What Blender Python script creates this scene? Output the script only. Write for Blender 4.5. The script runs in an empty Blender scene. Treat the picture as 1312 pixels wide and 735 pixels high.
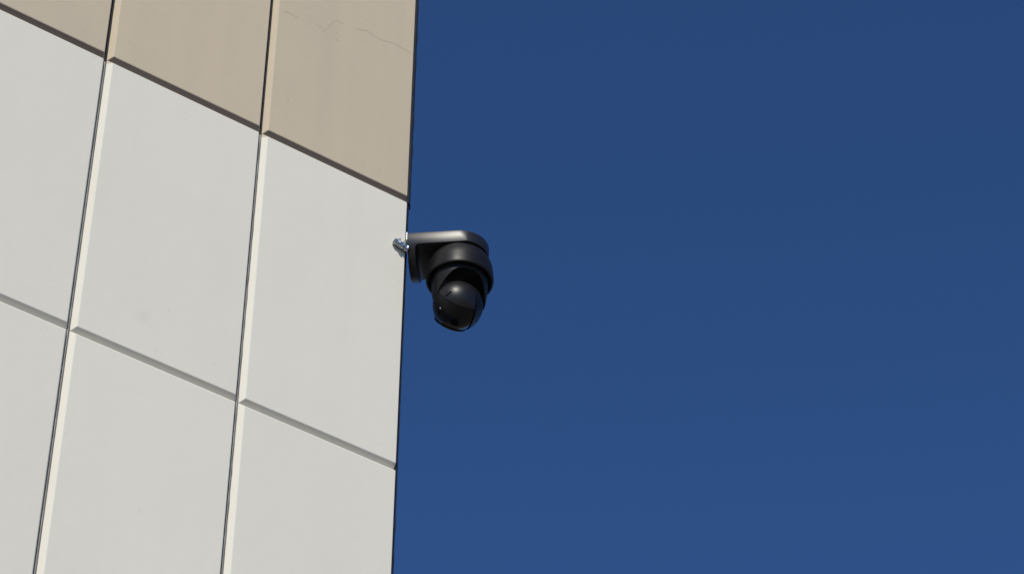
import bpy, bmesh, math, random
from mathutils import Vector, Matrix, noise

random.seed(7)
sc = bpy.context.scene
R = math.radians

# ------------------------------------------------------------------ camera
PITCH, ROLL, F_PX = R(41.2334), R(0.656), 3875.43 / 1312.0
cd = bpy.data.cameras.new("camera")
cd.sensor_fit = 'HORIZONTAL'
cd.sensor_width = 36.0
cd.lens = 36.0 * F_PX
cd.clip_start, cd.clip_end = 0.05, 3000
cam = bpy.data.objects.new("camera", cd)
sc.collection.objects.link(cam)
rt0 = Vector((1, 0, 0)); up0 = Vector((0, -math.sin(PITCH), math.cos(PITCH)))
fw = Vector((0, math.cos(PITCH), math.sin(PITCH)))
rt = rt0 * math.cos(ROLL) + up0 * math.sin(ROLL)
up = -rt0 * math.sin(ROLL) + up0 * math.cos(ROLL)
cam.matrix_world = Matrix.Translation((0, 0, 1.6)) @ Matrix((rt, up, -fw)).transposed().to_4x4()
sc.camera = cam

# ------------------------------------------------------------------ sky and sun
SUN_AZ, SUN_EL = 187.5, 40.0            # azimuth from +Y towards +X
w = bpy.data.worlds.new("World"); sc.world = w; w.use_nodes = True
nt = w.node_tree; nt.nodes.clear()
sky = nt.nodes.new('ShaderNodeTexSky'); sky.sky_type = 'NISHITA'; sky.sun_disc = False
sky.sun_elevation = R(SUN_EL); sky.sun_rotation = R(SUN_AZ)
sky.altitude = 6000; sky.air_density = 1.0; sky.dust_density = 0.0; sky.ozone_density = 10.0
bg = nt.nodes.new('ShaderNodeBackground'); bg.inputs['Strength'].default_value = 0.142
wo = nt.nodes.new('ShaderNodeOutputWorld')
tint = nt.nodes.new('ShaderNodeMix'); tint.data_type = 'RGBA'; tint.blend_type = 'MULTIPLY'; tint.inputs[0].default_value = 1.0
tint.inputs[7].default_value = (0.82, 0.97, 1.02, 1.0)      # whole sky: slightly deeper blue, as the camera's colour renders it
nt.links.new(sky.outputs[0], tint.inputs[6]); nt.links.new(tint.outputs[2], bg.inputs['Color']); nt.links.new(bg.outputs[0], wo.inputs['Surface'])

sl = bpy.data.lights.new("sun", 'SUN'); sl.energy = 3.95; sl.angle = R(0.53); sl.color = (1.0, 0.945, 0.845)
so = bpy.data.objects.new("sun", sl); sc.collection.objects.link(so)
tosun = Vector((math.sin(R(SUN_AZ)) * math.cos(R(SUN_EL)), math.cos(R(SUN_AZ)) * math.cos(R(SUN_EL)), math.sin(R(SUN_EL))))
so.rotation_euler = tosun.to_track_quat('Z', 'Y').to_euler()
so.location = tosun * 30
sc.view_settings.view_transform = 'Standard'; sc.view_settings.look = 'None'
sc.view_settings.exposure = 0.0; sc.view_settings.gamma = 1.0

# ------------------------------------------------------------------ helpers
def link(o, parent=None):
    sc.collection.objects.link(o)
    if parent: o.parent = parent
    return o
def empty(name, loc, rz=0.0):
    o = bpy.data.objects.new(name, None); o.location = loc; o.rotation_euler = (0, 0, rz); o.empty_display_size = .1
    return link(o)
def tag(o, label, cat=None, group=None, kind=None):
    if label: o["label"] = label
    if cat: o["category"] = cat
    if group: o["group"] = group
    if kind: o["kind"] = kind
    return o
def from_bm(bm, name, mats, parent=None, smooth=False):
    bmesh.ops.recalc_face_normals(bm, faces=bm.faces[:])
    me = bpy.data.meshes.new(name); bm.to_mesh(me); bm.free()
    for m in (mats if isinstance(mats, (list, tuple)) else [mats]): me.materials.append(m)
    if smooth:
        for p in me.polygons: p.use_smooth = True
    return link(bpy.data.objects.new(name, me), parent)

class NT:
    """tiny node-graph helper"""
    def __init__(s, name):
        s.m = bpy.data.materials.new(name); s.m.use_nodes = True
        s.t = s.m.node_tree; s.b = s.t.nodes['Principled BSDF']
    def n(s, typ, **kw):
        o = s.t.nodes.new(typ)
        for k, v in kw.items():
            if k in o.inputs.keys() and not hasattr(o, k): o.inputs[k].default_value = v
            else: setattr(o, k, v)
        return o
    def l(s, a, b): s.t.links.new(a, b)
    def set(s, **kw):
        for k, v in kw.items(): s.b.inputs[k.replace('_', ' ')].default_value = v
    def math(s, op, a, b=None, clamp=False):
        o = s.t.nodes.new('ShaderNodeMath'); o.operation = op; o.use_clamp = clamp
        for i, x in enumerate((a, b)):
            if x is None: continue
            if isinstance(x, (int, float)): o.inputs[i].default_value = x
            else: s.l(x, o.inputs[i])
        return o.outputs[0]
    def ramp(s, val, lo, hi, a=0.0, b=1.0):
        o = s.t.nodes.new('ShaderNodeMapRange'); s.l(val, o.inputs[0])
        for i, x in enumerate((lo, hi, a, b)): o.inputs[i + 1].default_value = x
        return o.outputs[0]
    def mix(s, fac, c1, c2):
        o = s.t.nodes.new('ShaderNodeMix'); o.data_type = 'RGBA'
        if isinstance(fac, (int, float)): o.inputs[0].default_value = fac
        else: s.l(fac, o.inputs[0])
        for sock, c in ((o.inputs[6], c1), (o.inputs[7], c2)):
            if isinstance(c, tuple): sock.default_value = (*c, 1)
            else: s.l(c, sock)
        return o.outputs[2]
    def noise(s, vec, scale, detail=3.0, rough=.55):
        o = s.t.nodes.new('ShaderNodeTexNoise'); s.l(vec, o.inputs['Vector'])
        o.inputs['Scale'].default_value = scale; o.inputs['Detail'].default_value = detail; o.inputs['Roughness'].default_value = rough
        return o.outputs['Fac']

# wall frame (measured from the photograph): origin at a joint crossing on the front face
AZ = R(55.4745)
WALL_O = Vector((-0.47282, 4.12018, 4.94001))
WALL_RZ = math.pi / 2 - AZ
WALL_M = Matrix.Translation(WALL_O) @ Matrix.Rotation(WALL_RZ, 4, 'Z')
COLW, CORNW, ROWH = 0.3352, 0.3264, 0.656

def wall_paint(name, col, col2, rough=.8, streak=.5, spots=(), ledge=None):
    g = NT(name)
    tc = g.n('ShaderNodeNewGeometry'); pos = tc.outputs['Position']
    n1 = g.noise(pos, 3.1, 4, .6)
    n2 = g.noise(pos, 17, 5, .65)
    mp = g.n('ShaderNodeMapping'); g.l(pos, mp.inputs[0]); mp.inputs['Scale'].default_value = (30, 30, 1.1)
    n3 = g.noise(mp.outputs[0], 1.0, 3, .5)                     # soft vertical wash marks
    f = g.math('ADD', g.math('MULTIPLY', g.ramp(n1, .3, .7), .55), g.math('MULTIPLY', g.ramp(n2, .3, .7), .25))
    f = g.math('ADD', f, g.math('MULTIPLY', g.ramp(n3, .35, .65), .4 * streak), clamp=True)
    # each panel was coated separately: a slight tone of its own, and faint broad clouding
    oi = g.n('ShaderNodeObjectInfo')
    f = g.math('ADD', g.math('MULTIPLY', f, .7), g.math('MULTIPLY', oi.outputs['Random'], .45), clamp=True)
    c = g.mix(f, col, col2)
    grime = g.math('MULTIPLY', g.ramp(g.noise(mp.outputs[0], .35, 4, .6), .52, .75), g.ramp(g.noise(pos, 1.7, 3), .45, .7))
    c = g.mix(g.math('MULTIPLY', grime, .07 * (1 + streak)), c, (.33, .30, .25))
    # fine grit: tiny darker specks in the coating
    vo = g.n('ShaderNodeTexVoronoi'); g.l(pos, vo.inputs['Vector']); vo.inputs['Scale'].default_value = 24
    gate = g.math('GREATER_THAN', g.noise(pos, 6, 2), .60)
    sp = g.math('MULTIPLY', g.ramp(vo.outputs['Distance'], .035, .06, 1, 0), gate)
    c = g.mix(g.math('MULTIPLY', sp, .18), c, tuple(x * .5 for x in col))
    for (p, rad, k) in spots:                                   # local stains / pits
        d = g.n('ShaderNodeVectorMath', operation='DISTANCE'); g.l(pos, d.inputs[0]); d.inputs[1].default_value = p
        jit = g.math('ADD', d.outputs['Value'], g.math('MULTIPLY', g.math('SUBTRACT', n2, .5), rad * .9))
        m = g.ramp(jit, rad * .15, rad, 1, 0)
        c = g.mix(g.math('MULTIPLY', m, k * .55), c, tuple(x * .35 for x in col))
    if ledge:                                                   # the coat of the course above runs onto the top ledge
        oc = g.n('ShaderNodeTexCoord'); sx = g.n('ShaderNodeSeparateXYZ'); g.l(oc.outputs['Object'], sx.inputs[0])
        hz = g.math('ADD', sx.outputs['Z'], g.math('MULTIPLY', g.math('SUBTRACT', n2, .5), .003))
        c = g.mix(g.ramp(hz, ROWH - .0096, ROWH - .0092), c, ledge)
    g.l(c, g.b.inputs['Base Color'])
    g.set(Roughness=rough)
    g.b.inputs['Specular IOR Level'].default_value = .15
    bp = g.n('ShaderNodeBump'); bp.inputs['Strength'].default_value = .22; bp.inputs['Distance'].default_value = .0009
    h = g.math('ADD', g.noise(pos, 210, 3, .6), g.math('MULTIPLY', g.noise(pos, 34, 3), 1.6))
    g.l(h, bp.inputs['Height']); g.l(bp.outputs[0], g.b.inputs['Normal'])
    return g.m

def on_wall(x, z): return tuple(WALL_M @ Vector((x, 0, z)))
# wall coordinates here are relative to the joint crossing; z is height above it
white_spots = [(on_wall(-.2064, .091), .022, .16), (on_wall(-.1568, .1303), .003, .5), (on_wall(-.1738, .0306), .0032, .45),
               (on_wall(-.165, .028), .0025, .4), (on_wall(-.0581, .0566), .0024, .4), (on_wall(-.3797, -.0234), .0028, .4),
               (on_wall(-.1722, -.3154), .0034, .35), (on_wall(-.3658, .6404), .003, .4)]
tan_spots = [(on_wall(.0453, .7678), .0036, .6), (on_wall(-.2987, .7172), .003, .55), (on_wall(-.3904, .6934), .003, .5),
             (on_wall(.0683, .8494), .0026, .4), (on_wall(.2599, .7016), .003, .45), (on_wall(.259, .693), .0024, .4), (on_wall(.187, .9651), .0024, .35)]
M_white = wall_paint("off_white_coating", (.718, .688, .577), (.674, .647, .550), streak=.35, spots=white_spots)
M_tan = wall_paint("tan_coating", (.553, .468, .328), (.499, .427, .314), streak=1.0, spots=tan_spots)

M_whitetop = wall_paint("off_white_coating_with_tan_ledge", (.718, .688, .577), (.674, .647, .550), streak=.35, spots=white_spots, ledge=(.52, .45, .35))
M_chamfdark = wall_paint("dark_brown_chamfer", (.26, .22, .18), (.19, .165, .14), streak=.2)  # darker brown for the bottom and right chamfers of the tan panels
def simple(name, col, rough, metal=0.0, spec=.5, bump=None, var=None):
    g = NT(name); g.set(Base_Color=(*col, 1), Roughness=rough, Metallic=metal)
    g.b.inputs['Specular IOR Level'].default_value = spec
    tc = g.n('ShaderNodeTexCoord'); ob = tc.outputs['Object']
    if var:
        f = g.noise(ob, var[0], 4, .6)
        g.l(g.mix(g.ramp(f, .3, .7), col, tuple(min(1, x * var[1]) for x in col)), g.b.inputs['Base Color'])
        g.l(g.ramp(f, .3, .7, rough * .88, min(1, rough * 1.12)), g.b.inputs['Roughness'])
    if bump:
        b = g.n('ShaderNodeBump'); b.inputs['Strength'].default_value = bump[1]; b.inputs['Distance'].default_value = bump[2]
        g.l(g.noise(ob, bump[0], 3, .6), b.inputs['Height']); g.l(b.outputs[0], g.b.inputs['Normal'])
    return g.m
M_seal = simple("grey_sealant", (.30, .285, .265), .6, bump=(160, .4, .001), var=(40, .6))
M_sealdark = simple("dark_sealant", (.035, .033, .035), .55, bump=(160, .4, .001), var=(60, .5))
M_crack = simple("crack_dirt", (.455, .385, .28), .9)
M_crackfaint = simple("faint_crack_dirt", (.49, .415, .30), .9)
M_arm = simple("black_painted_metal", (.013, .0128, .0128), .38, spec=.48, bump=(1500, .10, .0003))
M_black = simple("satin_black_plastic", (.0075, .0075, .008), .45, spec=.25, bump=(1500, .12, .0003), var=(60, 1.25))
M_matte = simple("matte_black_plastic", (.0045, .0045, .005), .44, spec=.22, bump=(1500, .12, .0003))
M_ball = simple("smooth_black_plastic", (.0085, .0085, .009), .40, spec=.36, bump=(1500, .08, .0003))
M_gloss = simple("gloss_black_visor", (.003, .003, .0034), .12, spec=.22)
M_void = simple("dark_opening", (.003, .003, .003), .8, spec=.1)
M_zinc = simple("zinc_plated_steel", (.50, .56, .62), .30, metal=1.0, bump=(400, .3, .0005), var=(180, .7))
M_whitechip = simple("white_plastic", (.75, .75, .73), .5, var=(300, .85))
M_led = simple("clear_led", (.6, .6, .62), .2)
M_ground = None
g = NT("concrete_ground"); geo = g.n('ShaderNodeNewGeometry')
f1 = g.noise(geo.outputs['Position'], .5, 6, .6); f2 = g.noise(geo.outputs['Position'], 40, 4, .6)
g.l(g.mix(g.math('ADD', g.math('MULTIPLY', f1, .7), g.math('MULTIPLY', f2, .3)), (.20, .172, .132), (.29, .25, .19)), g.b.inputs['Base Color'])
g.set(Roughness=.9); M_ground = g.m

# ------------------------------------------------------------------ ground
bm = bmesh.new()
rings = [0.0, 12, 40, 150, 600, 1500]
vs = [[bm.verts.new((r * math.cos(k * math.tau / 48), r * math.sin(k * math.tau / 48) + 4, 0)) for k in range(48)] for r in rings[1:]]
c0 = bm.verts.new((0, 4, 0))
for k in range(48):
    bm.faces.new((c0, vs[0][k], vs[0][(k + 1) % 48]))
    for a, b in zip(vs[:-1], vs[1:]): bm.faces.new((a[k], b[k], b[(k + 1) % 48], a[(k + 1) % 48]))
tag(from_bm(bm, "ground", M_ground), "pale grey concrete paving in front of the building", kind="structure")

# ------------------------------------------------------------------ building
CH, CHR, SLOT, THICK = .0086, .0048, .0060, .030
building = empty("building", WALL_O - Vector((0, 0, WALL_O.z)), WALL_RZ)
tag(building, "panelled building corner, off white below and tan above, with chamfered joints", "building")
ZB = WALL_O.z                                   # height of the joint crossing

def panel_mesh(name, wd, dark_base=False, mats=(M_white, M_tan), corner=False):
    """chamfered slab: x 0..wd, z 0..ROWH, front at y=0"""
    bm = bmesh.new()
    l, r, b, t = 0.0, wd, .0002, ROWH - .0002
    cr = .0016 if corner else CHR
    F = [(l + CH, 0, b + CH), (r - cr, 0, b + CH), (r - cr, 0, t - CH), (l + CH, 0, t - CH)]
    Mid = [(l, CH, b), (r, cr, b), (r, cr, t), (l, CH, t)]
    # right edge is cut shallower than the left one
    if corner: Mid = [(l, CH, b), (r, CH, b), (r, CH, t), (l, CH, t)]
    else: Mid = [(l, CH, b), (r, CH, b), (r, CH, t), (l, CH, t)]; F[1] = (r - cr, 0, b + CH); F[2] = (r - cr, 0, t - CH)
    Bk = [(x, THICK, z) for x, _, z in Mid]
    V = [[bm.verts.new(p) for p in ring] for ring in (F, Mid, Bk)]
    faces = [bm.faces.new(V[0])]
    for a, c in ((0, 1), (1, 2)):
        for k in range(4):
            k2 = (k + 1) % 4
            fc = bm.faces.new((V[a][k], V[a][k2], V[c][k2], V[c][k]))
            if dark_base and k in (0, 1) and not (corner and k == 1): fc.material_index = 1     # darker brown on the bottom and right chamfers and sides
    es = [e for e in bm.edges if all(v in V[0] for v in e.verts)] + [e for e in bm.edges if len({v for v in e.verts} & set(V[0])) == 1]
    bmesh.ops.bevel(bm, geom=es, offset=.0014, segments=2, affect='EDGES', profile=.6)
    bmesh.ops.recalc_face_normals(bm, faces=bm.faces[:])
    me = bpy.data.meshes.new(name); bm.to_mesh(me); bm.free()
    for m in mats: me.materials.append(m)
    return me
def place(me, name, loc, rz=0.0, label=None):
    o = bpy.data.objects.new(name, me); o.location = loc; o.rotation_euler = (0, 0, rz); o.parent = building
    sc.collection.objects.link(o)
    if label: o["label"] = label
    return o
me_w = panel_mesh("panel_white", COLW - SLOT); me_wt = panel_mesh("panel_white_top", COLW - SLOT, mats=(M_whitetop,))
me_t = panel_mesh("panel_tan", COLW - SLOT, True, mats=(M_tan, M_chamfdark))
me_cw = panel_mesh("panel_corner", CORNW, corner=True); me_cwt = panel_mesh("panel_corner_top", CORNW, mats=(M_whitetop,), corner=True)
me_ct = panel_mesh("panel_corner_tan", CORNW, True, mats=(M_tan, M_chamfdark), corner=True)
NCOL, NSIDE = 8, 6
for row in range(-7, 3):
    z = ZB + row * ROWH
    tan = row >= 1; toprow = row == 0
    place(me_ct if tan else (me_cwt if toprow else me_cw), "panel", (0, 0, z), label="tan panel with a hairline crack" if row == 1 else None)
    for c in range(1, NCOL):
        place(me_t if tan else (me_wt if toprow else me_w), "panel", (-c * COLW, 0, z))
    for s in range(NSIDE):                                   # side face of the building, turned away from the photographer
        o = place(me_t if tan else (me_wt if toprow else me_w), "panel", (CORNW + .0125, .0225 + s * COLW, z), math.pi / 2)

# solid core, plinth, coping
def box(bm, x0, x1, y0, y1, z0, z1):
    v = [bm.verts.new((x, y, z)) for z in (z0, z1) for y in (y0, y1) for x in (x0, x1)]
    for f in ((0, 1, 3, 2), (4, 6, 7, 5), (0, 4, 5, 1), (2, 3, 7, 6), (0, 2, 6, 4), (1, 5, 7, 3)): bm.faces.new([v[i] for i in f])
XL, XR = -(NCOL - 1) * COLW, CORNW
Z0, Z1 = ZB - 7 * ROWH, ZB + 3 * ROWH
YB = .0225 + NSIDE * COLW
bm = bmesh.new(); box(bm, XL, XR - .016, .028, YB, 0.002, Z1 - .002); from_bm(bm, "core", M_sealdark, building)
bm = bmesh.new(); box(bm, XL, XR + .009, .004, YB, 0.0, Z0 - .001); from_bm(bm, "plinth", M_ground, building)
bm = bmesh.new(); box(bm, XL - .02, XR + .045, -.035, YB + .02, Z1 + .001, Z1 + .05)
bmesh.ops.bevel(bm, geom=bm.edges[:], offset=.006, segments=2, affect='EDGES'); from_bm(bm, "coping", M_tan, building)

# wavy sealant beads in the vertical joints
def bead(name, x, y, wd, z0, z1, mat, amp, seed, dirx=Vector((1, 0, 0)), step=.012, dep=.010):
    bm = bmesh.new(); n = max(2, int((z1 - z0) / step)); prev = None
    diry = Vector((-dirx.y, dirx.x, 0))
    for k in range(n + 1):
        z = z0 + (z1 - z0) * k / n
        a = noise.noise(Vector((seed, z * 22, 0))) * amp; b = noise.noise(Vector((seed + 9, z * 30, 3))) * amp
        h = noise.noise(Vector((seed + 4, z * 25, 7))) * amp * .8
        c = Vector((x, y, z))
        ring = [c + dirx * (-wd / 2 + min(a, 0)) + diry * dep, c + dirx * (-wd / 2 + a), c + diry * (-wd * .12 + h), c + dirx * (wd / 2 + b), c + dirx * (wd / 2 + max(b, 0)) + diry * dep]
        ring = [bm.verts.new(p) for p in ring]
        if prev:
            for i in range(4): bm.faces.new((prev[i], prev[i + 1], ring[i + 1], ring[i]))
        prev = ring
    return from_bm(bm, name, mat, building, smooth=True)
for c in range(0, NCOL):
    x = -c * COLW - SLOT / 2
    bead("joint_sealant", x - .0003, .0078, SLOT - .0022, Z0, ZB + ROWH - .006, M_seal, .0024 if c == 0 else .0010, 3.1 * c)
    bead("joint_sealant", x - .0003, .0084, SLOT - .0022, ZB + ROWH - .002, Z1, M_sealdark, .0009, 3.1 * c + 50)
# corner arris: dark sealant strip between the two faces
cdir = Vector((1, 1, 0)).normalized()
bead("corner_sealant", XR + .0080, .0125, .0185, Z0, ZB + ROWH - .001, M_sealdark, .0018, 77, dirx=cdir, dep=.012)
bead("corner_sealant", XR + .0104, .0125, .0240, ZB + ROWH - .002, Z1, M_sealdark, .0022, 91, dirx=cdir, dep=.012)

# hairline crack across the tan corner panel
def crack(pts, wd, mat):
    bm = bmesh.new(); fine = []
    for (a, b) in zip(pts[:-1], pts[1:]):
        for k in range(6):
            t = k / 6; p = Vector((a[0] + (b[0] - a[0]) * t, a[1] + (b[1] - a[1]) * t, 0))
            q = noise.noise(Vector((p.x * 300, p.y * 300, 5))) * .0016
            fine.append((p.x + q * .3, p.y + q))
    fine.append(pts[-1]); prev = None; n = len(fine)
    for i, (x, z) in enumerate(fine):
        a = fine[max(0, i - 1)]; b = fine[min(n - 1, i + 1)]
        t = Vector((b[0] - a[0], b[1] - a[1])).normalized(); nr = Vector((-t.y, t.x))
        e = wd * (.25 + .75 * min(1, i / 4, (n - 1 - i) / 4)) * (.65 + .7 * abs(noise.noise(Vector((x * 90, z * 90, 1)))))
        q = [bm.verts.new((x + nr.x * e * s, -.0002 - (.00012 if s == 0 else 0), ZB + z + nr.y * e * s)) for s in (-.5, 0, .5)]
        if prev:
            for k in range(2): bm.faces.new((prev[k], prev[k + 1], q[k + 1], q[k]))
        prev = q
    from_bm(bm, "crack", mat, building)
crack([(.0208, .9962), (.0333, .9993), (.0535, .996)], .0008, M_crackfaint)
crack([(.0948, 1.0054), (.1078, 1.0021), (.1137, .9946), (.1203, 1.0074), (.1268, 1.0225), (.1385, 1.0431), (.1496, 1.0431), (.1589, 1.042)], .0008, M_crackfaint)
crack([(.1902, 1.0473), (.2103, 1.0571), (.2216, 1.0549), (.2443, 1.0505), (.274, 1.0593), (.2987, 1.0581), (.3216, 1.0537)], .0010, M_crack)
crack([(.1396, .9901), (.1508, .9879)], .0007, M_crackfaint)

# ------------------------------------------------------------------ security camera
ARM_AZ = R(96)
A = Vector((math.sin(ARM_AZ), math.cos(ARM_AZ), 0)); BK = Vector((-A.y, A.x, 0))
CORNER = WALL_M @ Vector((CORNW, 0, 0))
AR = .055                                            # half width of the arm
org = CORNER + A * .004 + BK * (-.012 + AR) + Vector((0, 0, .556))
dev = empty("security_camera", org, math.pi / 2 - ARM_AZ)
tag(dev, "black ball-shaped security camera hanging from an L bracket on the building corner", "security camera")
U = .096                                             # pan axis, distance from the plate

def prism(pts, axis, lo, hi):
    bm = bmesh.new(); rings = []
    for h in (lo, hi):
        rings.append([bm.verts.new({'x': (h, p[0], p[1]), 'y': (p[0], h, p[1]), 'z': (p[0], p[1], h)}[axis]) for p in pts])
    n = len(pts); bm.faces.new(rings[0]); bm.faces.new(rings[1][::-1])
    for k in range(n): bm.faces.new((rings[0][k], rings[0][(k + 1) % n], rings[1][(k + 1) % n], rings[1][k]))
    return bm
TH, PT, FR = .0250, .0145, .009
prof = [(0, 0), (.17, 0), (.17, -TH)] + [(PT + FR - FR * math.sin(k * math.pi / 16), -TH - FR + FR * math.cos(k * math.pi / 16)) for k in range(9)] + [(PT, -.09), (0, -.09)]
stad = [(0, -AR), (U, -AR)] + [(U + AR * math.sin(k * math.pi / 40), -AR * math.cos(k * math.pi / 40)) for k in range(1, 40)] + [(U, AR), (0, AR)]
half = [(-AR, .02), (-AR, -.007)] + [(-AR * math.cos(k * math.pi / 40), -.007 - AR * math.sin(k * math.pi / 40)) for k in range(1, 40)] + [(AR, -.007), (AR, .02)]
brk = from_bm(prism(prof, 'y', -.1, .1), "bracket", M_arm, dev)
cut1 = from_bm(prism(stad, 'z', -.2, .1), "cut", M_black, dev); cut2 = from_bm(prism(half, 'x', -.05, .3), "cut", M_black, dev)
# the arm keeps its full width; only the plate below it is rounded, so widen the second cutter above the arm underside
for c in (cut1, cut2):
    md = brk.modifiers.new("b", 'BOOLEAN'); md.operation = 'INTERSECT'; md.solver = 'EXACT'; md.object = c
bv = brk.modifiers.new("bev", 'BEVEL'); bv.width = .0028; bv.segments = 3; bv.limit_method = 'ANGLE'; bv.angle_limit = R(40)
bpy.context.view_layer.update()
dg = bpy.context.evaluated_depsgraph_get()
me = bpy.data.meshes.new_from_object(brk.evaluated_get(dg)); me.name = "bracket"
brk.modifiers.clear(); brk.data = me
for c in (cut1, cut2): bpy.data.objects.remove(c)
try: me.set_sharp_from_angle(angle=R(32))
except Exception: pass
for p in me.polygons: p.use_smooth = True

def lathe(profile, name, mat, parent, loc=(0, 0, 0), axis=None, seg=96, mod=None):
    bm = bmesh.new(); prev = None; first = None
    M = Matrix.Identity(3) if axis is None else Vector(axis).normalized().to_track_quat('Z', 'X').to_matrix()
    for i in range(seg):
        a = i * math.tau / seg; ring = []
        for (r, z) in profile:
            if mod: r, z = mod(r, z, a)
            ring.append(bm.verts.new(M @ Vector((r * math.cos(a), r * math.sin(a), z)) + Vector(loc)))
        if prev:
            for k in range(len(ring) - 1): bm.faces.new((prev[k], ring[k], ring[k + 1], prev[k + 1]))
        else: first = ring
        prev = ring
    for k in range(len(first) - 1): bm.faces.new((prev[k], first[k], first[k + 1], prev[k + 1]))
    bmesh.ops.remove_doubles(bm, verts=bm.verts[:], dist=1e-6)
    bmesh.ops.dissolve_degenerate(bm, edges=bm.edges[:], dist=1e-7)
    o = from_bm(bm, name, mat, parent, smooth=True)
    try: o.data.set_sharp_from_angle(angle=R(35))
    except Exception: pass
    return o
# domed housing under the arm
hp = [(0, -TH + .001), (.040, -TH + .001), (.0425, -TH)]
for k in range(1, 13):
    t = k / 12 * math.pi / 2
    hp.append((.0425 + .0215 * math.sin(t), -TH - .042 * (1 - math.cos(t))))
hp += [(.0648, -TH - .050), (.065, -TH - .056), (.0644, -TH - .0592), (.0625, -TH - .0605), (.0600, -TH - .0600), (.0588, -TH - .058), (.0585, -TH - .047), (0, -TH - .045)]
lathe(hp, "housing", M_black, dev, (U, 0, 0))
# turntable and yoke below the housing: shallow in front and behind, two deep cheeks beside the ball
RIMZ = -TH - .058
def yoke(r, z, a):
    # z below RIMZ is a 0..1 fraction of the local depth; a is measured from the arm axis
    if z <= 0: return r, RIMZ + .012 + z
    k = .5 - .5 * math.cos(2 * (math.degrees(ARM_AZ) * math.pi / 180 - a - R(160)))
    return r - (.0042 * k) * z ** 1.6, RIMZ - z * (.009 + .046 * k ** 1.6)
ARM_AZ = R(96)
tp = [(0, -.001), (.0545, -.002), (.0545, -.011)] + [(.0545, k / 10) for k in range(1, 10)] + [(.0540, .985), (.0530, 1.0), (.0512, .99), (.0503, .95)] + [(.0503, k / 10) for k in range(8, 0, -2)] + [(0, .02)]
lathe(tp, "turntable", M_black, dev, (U, 0, 0), mod=yoke)

# the ball: lathe about the viewing axis, which points away and down
BR = .0475
BC = Vector((U - .0035, 0, -.143))
ray_b = (-fw)
def cam_to_local(v):                                   # measured direction -> device frame
    wv = rt * v[0] + up * v[1] + ray_b * v[2]
    return Vector((wv.dot(A), wv.dot(BK), wv.z))
LENS = cam_to_local((-.37, -.87, -.31)).normalized()
def arc(r, t0, t1, n): return [(r * math.sin(R(t0 + (t1 - t0) * k / n)), r * math.cos(R(t0 + (t1 - t0) * k / n))) for k in range(n + 1)]
ball = lathe([(0, -BR)] + arc(BR, 179, 111.0, 24) + [(BR * .925, -BR * .347), (BR * .90, -BR * .33), (0, -BR * .3)], "ball_shell", M_ball, dev, BC, LENS)
lathe([(0, -BR * .32)] + [(BR * .90, -BR * .337)] + arc(BR * .988, 110.0, 79, 14) + [(BR * .95, BR * .185), (0, BR * .18)], "front_shell", M_matte, dev, BC, LENS)
vz = lathe([(0, BR * .15), (BR * .95, BR * .17)] + arc(BR * .992, 78.6, 42, 14) + [(BR * .675, BR * .76), (BR * .685, BR * .80), (BR * .665, BR * .822), (BR * .60, BR * .815), (BR * .58, BR * .79), (BR * .30, BR * .84), (0, BR * .85)], "visor", M_gloss, dev, BC, LENS)
lathe([(BR * .28, BR * .835), (BR * .30, BR * .875), (BR * .27, BR * .89), (BR * .24, BR * .87), (BR * .1, BR * .855), (0, BR * .853)], "lens", M_gloss, vz, BC, LENS, seg=48)
# tilt arm: shell hugging the ball on the far right
EAX = cam_to_local((.90, -.16, -.26)).normalized()
lathe([(BR * .80, BR * .56), (BR * .878, BR * .548)] + arc(BR * 1.03, 57.0, 6, 16) + [(0, BR * 1.03)], "tilt_arm", M_matte, dev, BC, EAX)
# microphone slot, small screw and sensor dot on the ball
def stud(name, cv, length, wid, dirv, mat, lift, parent, z=.0006, n=8):
    p = cam_to_local(cv).normalized(); dv = cam_to_local(dirv); dv = (dv - p * dv.dot(p)).normalized(); sv = p.cross(dv)
    c = BC + p * (BR * lift); bm = bmesh.new(); top = []; bot = []
    hl = max(0, length / 2 - wid / 2)
    for k in range(n * 2 + 2):
        s = 1 if k <= n else -1; a = (k if k <= n else k - 1) * math.pi / n - math.pi / 2
        q = c + dv * (s * hl + wid / 2 * math.cos(a)) + sv * (wid / 2 * math.sin(a))
        top.append(bm.verts.new(q + p * z)); bot.append(bm.verts.new(q - p * .0015))
    bm.faces.new(top)
    for k in range(len(top)): bm.faces.new((top[k], top[(k + 1) % len(top)], bot[(k + 1) % len(top)], bot[k]))
    return from_bm(bm, name, mat, parent)
stud("microphone_slot", (-.32, .49, .81), .0138, .0032, (.73, .68, 0), M_void, 1.0, ball, z=.0004)
stud("status_light", (-.665, -.09, .74), .0032, .0022, (.8, -.5, 0), M_led, .992, vz, z=.0006)
stud("visor_latch", (-.70, -.26, .66), .007, .0028, (.35, .9, 0), M_void, .992, vz, z=.0009)

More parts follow.
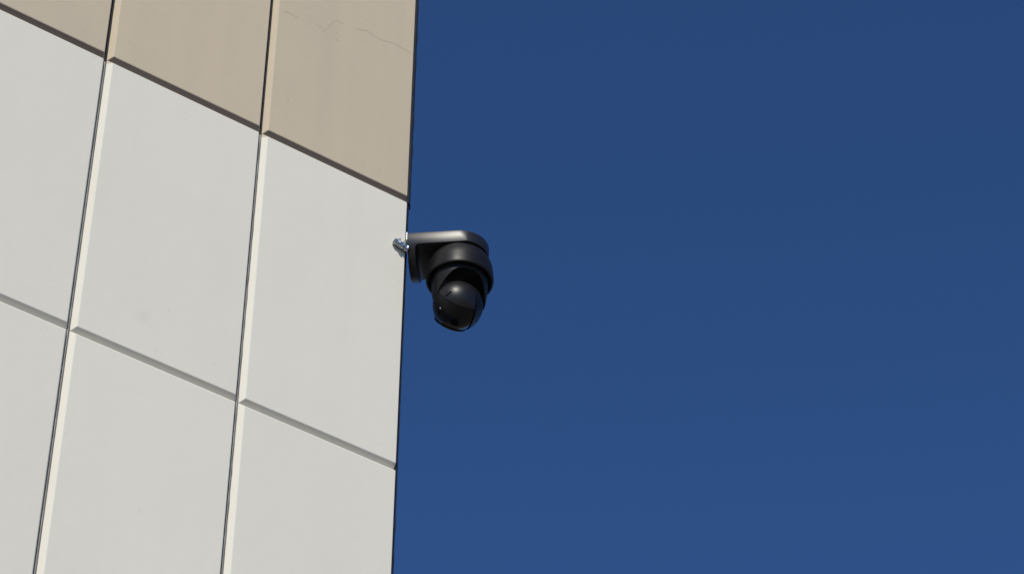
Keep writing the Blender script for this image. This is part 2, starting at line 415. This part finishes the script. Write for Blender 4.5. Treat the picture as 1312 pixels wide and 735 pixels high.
# white shim showing behind the plate edge
bm = bmesh.new(); box(bm, -.0026, -.0004, -AR - .0008, -AR + .010, -.017, .003)
bmesh.ops.bevel(bm, geom=bm.edges[:], offset=.0006, segments=2, affect='EDGES'); from_bm(bm, "shim", M_whitechip, dev)

# ------------------------------------------------------------------ zinc wall anchor poking out beside the corner
def wl(x, y, z): return WALL_M @ Vector((x, y, z))
p0, p1 = wl(.3255, -.0070, .5205), wl(.2955, -.0062, .5265)
axd = (p1 - p0); L = axd.length; axd.normalize()
Q = axd.to_track_quat('Z', 'Y').to_matrix()
bm = bmesh.new()
SEG = 16; prof = [(.0002, .0), (.0078, .0), (.0078, L * .10), (.0070, L * .14), (.0066, L * .5), (.0060, L * .86), (.0064, L * .9), (.0064, L), (.0046, L), (.0042, L * .80), (.0002, L * .70)]
rows = []
for j, (r, h) in enumerate(prof):
    rows.append([bm.verts.new(Vector((r * math.cos(k * math.tau / SEG + j * .17), r * math.sin(k * math.tau / SEG + j * .17), h))) for k in range(SEG)])
for a, b in zip(rows[:-1], rows[1:]):
    for k in range(SEG): bm.faces.new((a[k], a[(k + 1) % SEG], b[(k + 1) % SEG], b[k]))
for v in bm.verts: v.co = Q @ v.co
anch = from_bm(bm, "wall_anchor", M_zinc, None)
anch.location = p0
tag(anch, "small zinc screw anchor sticking out beside the camera bracket at the wall edge", "anchor")
try: anch.data.set_sharp_from_angle(angle=R(30))
except Exception: pass
bm = bmesh.new(); prev = None; N = 60
for i in range(N + 1):                                 # thread flight with bent, pointed edges
    t = i / N; a = t * math.tau * 2.4 + 1.0; h = L * (.10 + t * .86)
    ro = .0066 + .0048 * min(1, t * 8, (1 - t) * 8 + .1)
    c = Vector((math.cos(a), math.sin(a), 0)); sk = -.0016
    q = [bm.verts.new(Q @ (c * .005 + Vector((0, 0, h - .0007)))), bm.verts.new(Q @ (c * ro + Vector((0, 0, h + sk)))), bm.verts.new(Q @ (c * .005 + Vector((0, 0, h + .0007))))]
    if prev:
        for k in range(2): bm.faces.new((prev[k], prev[k + 1], q[k + 1], q[k]))
    prev = q
from_bm(bm, "thread", M_zinc, anch)
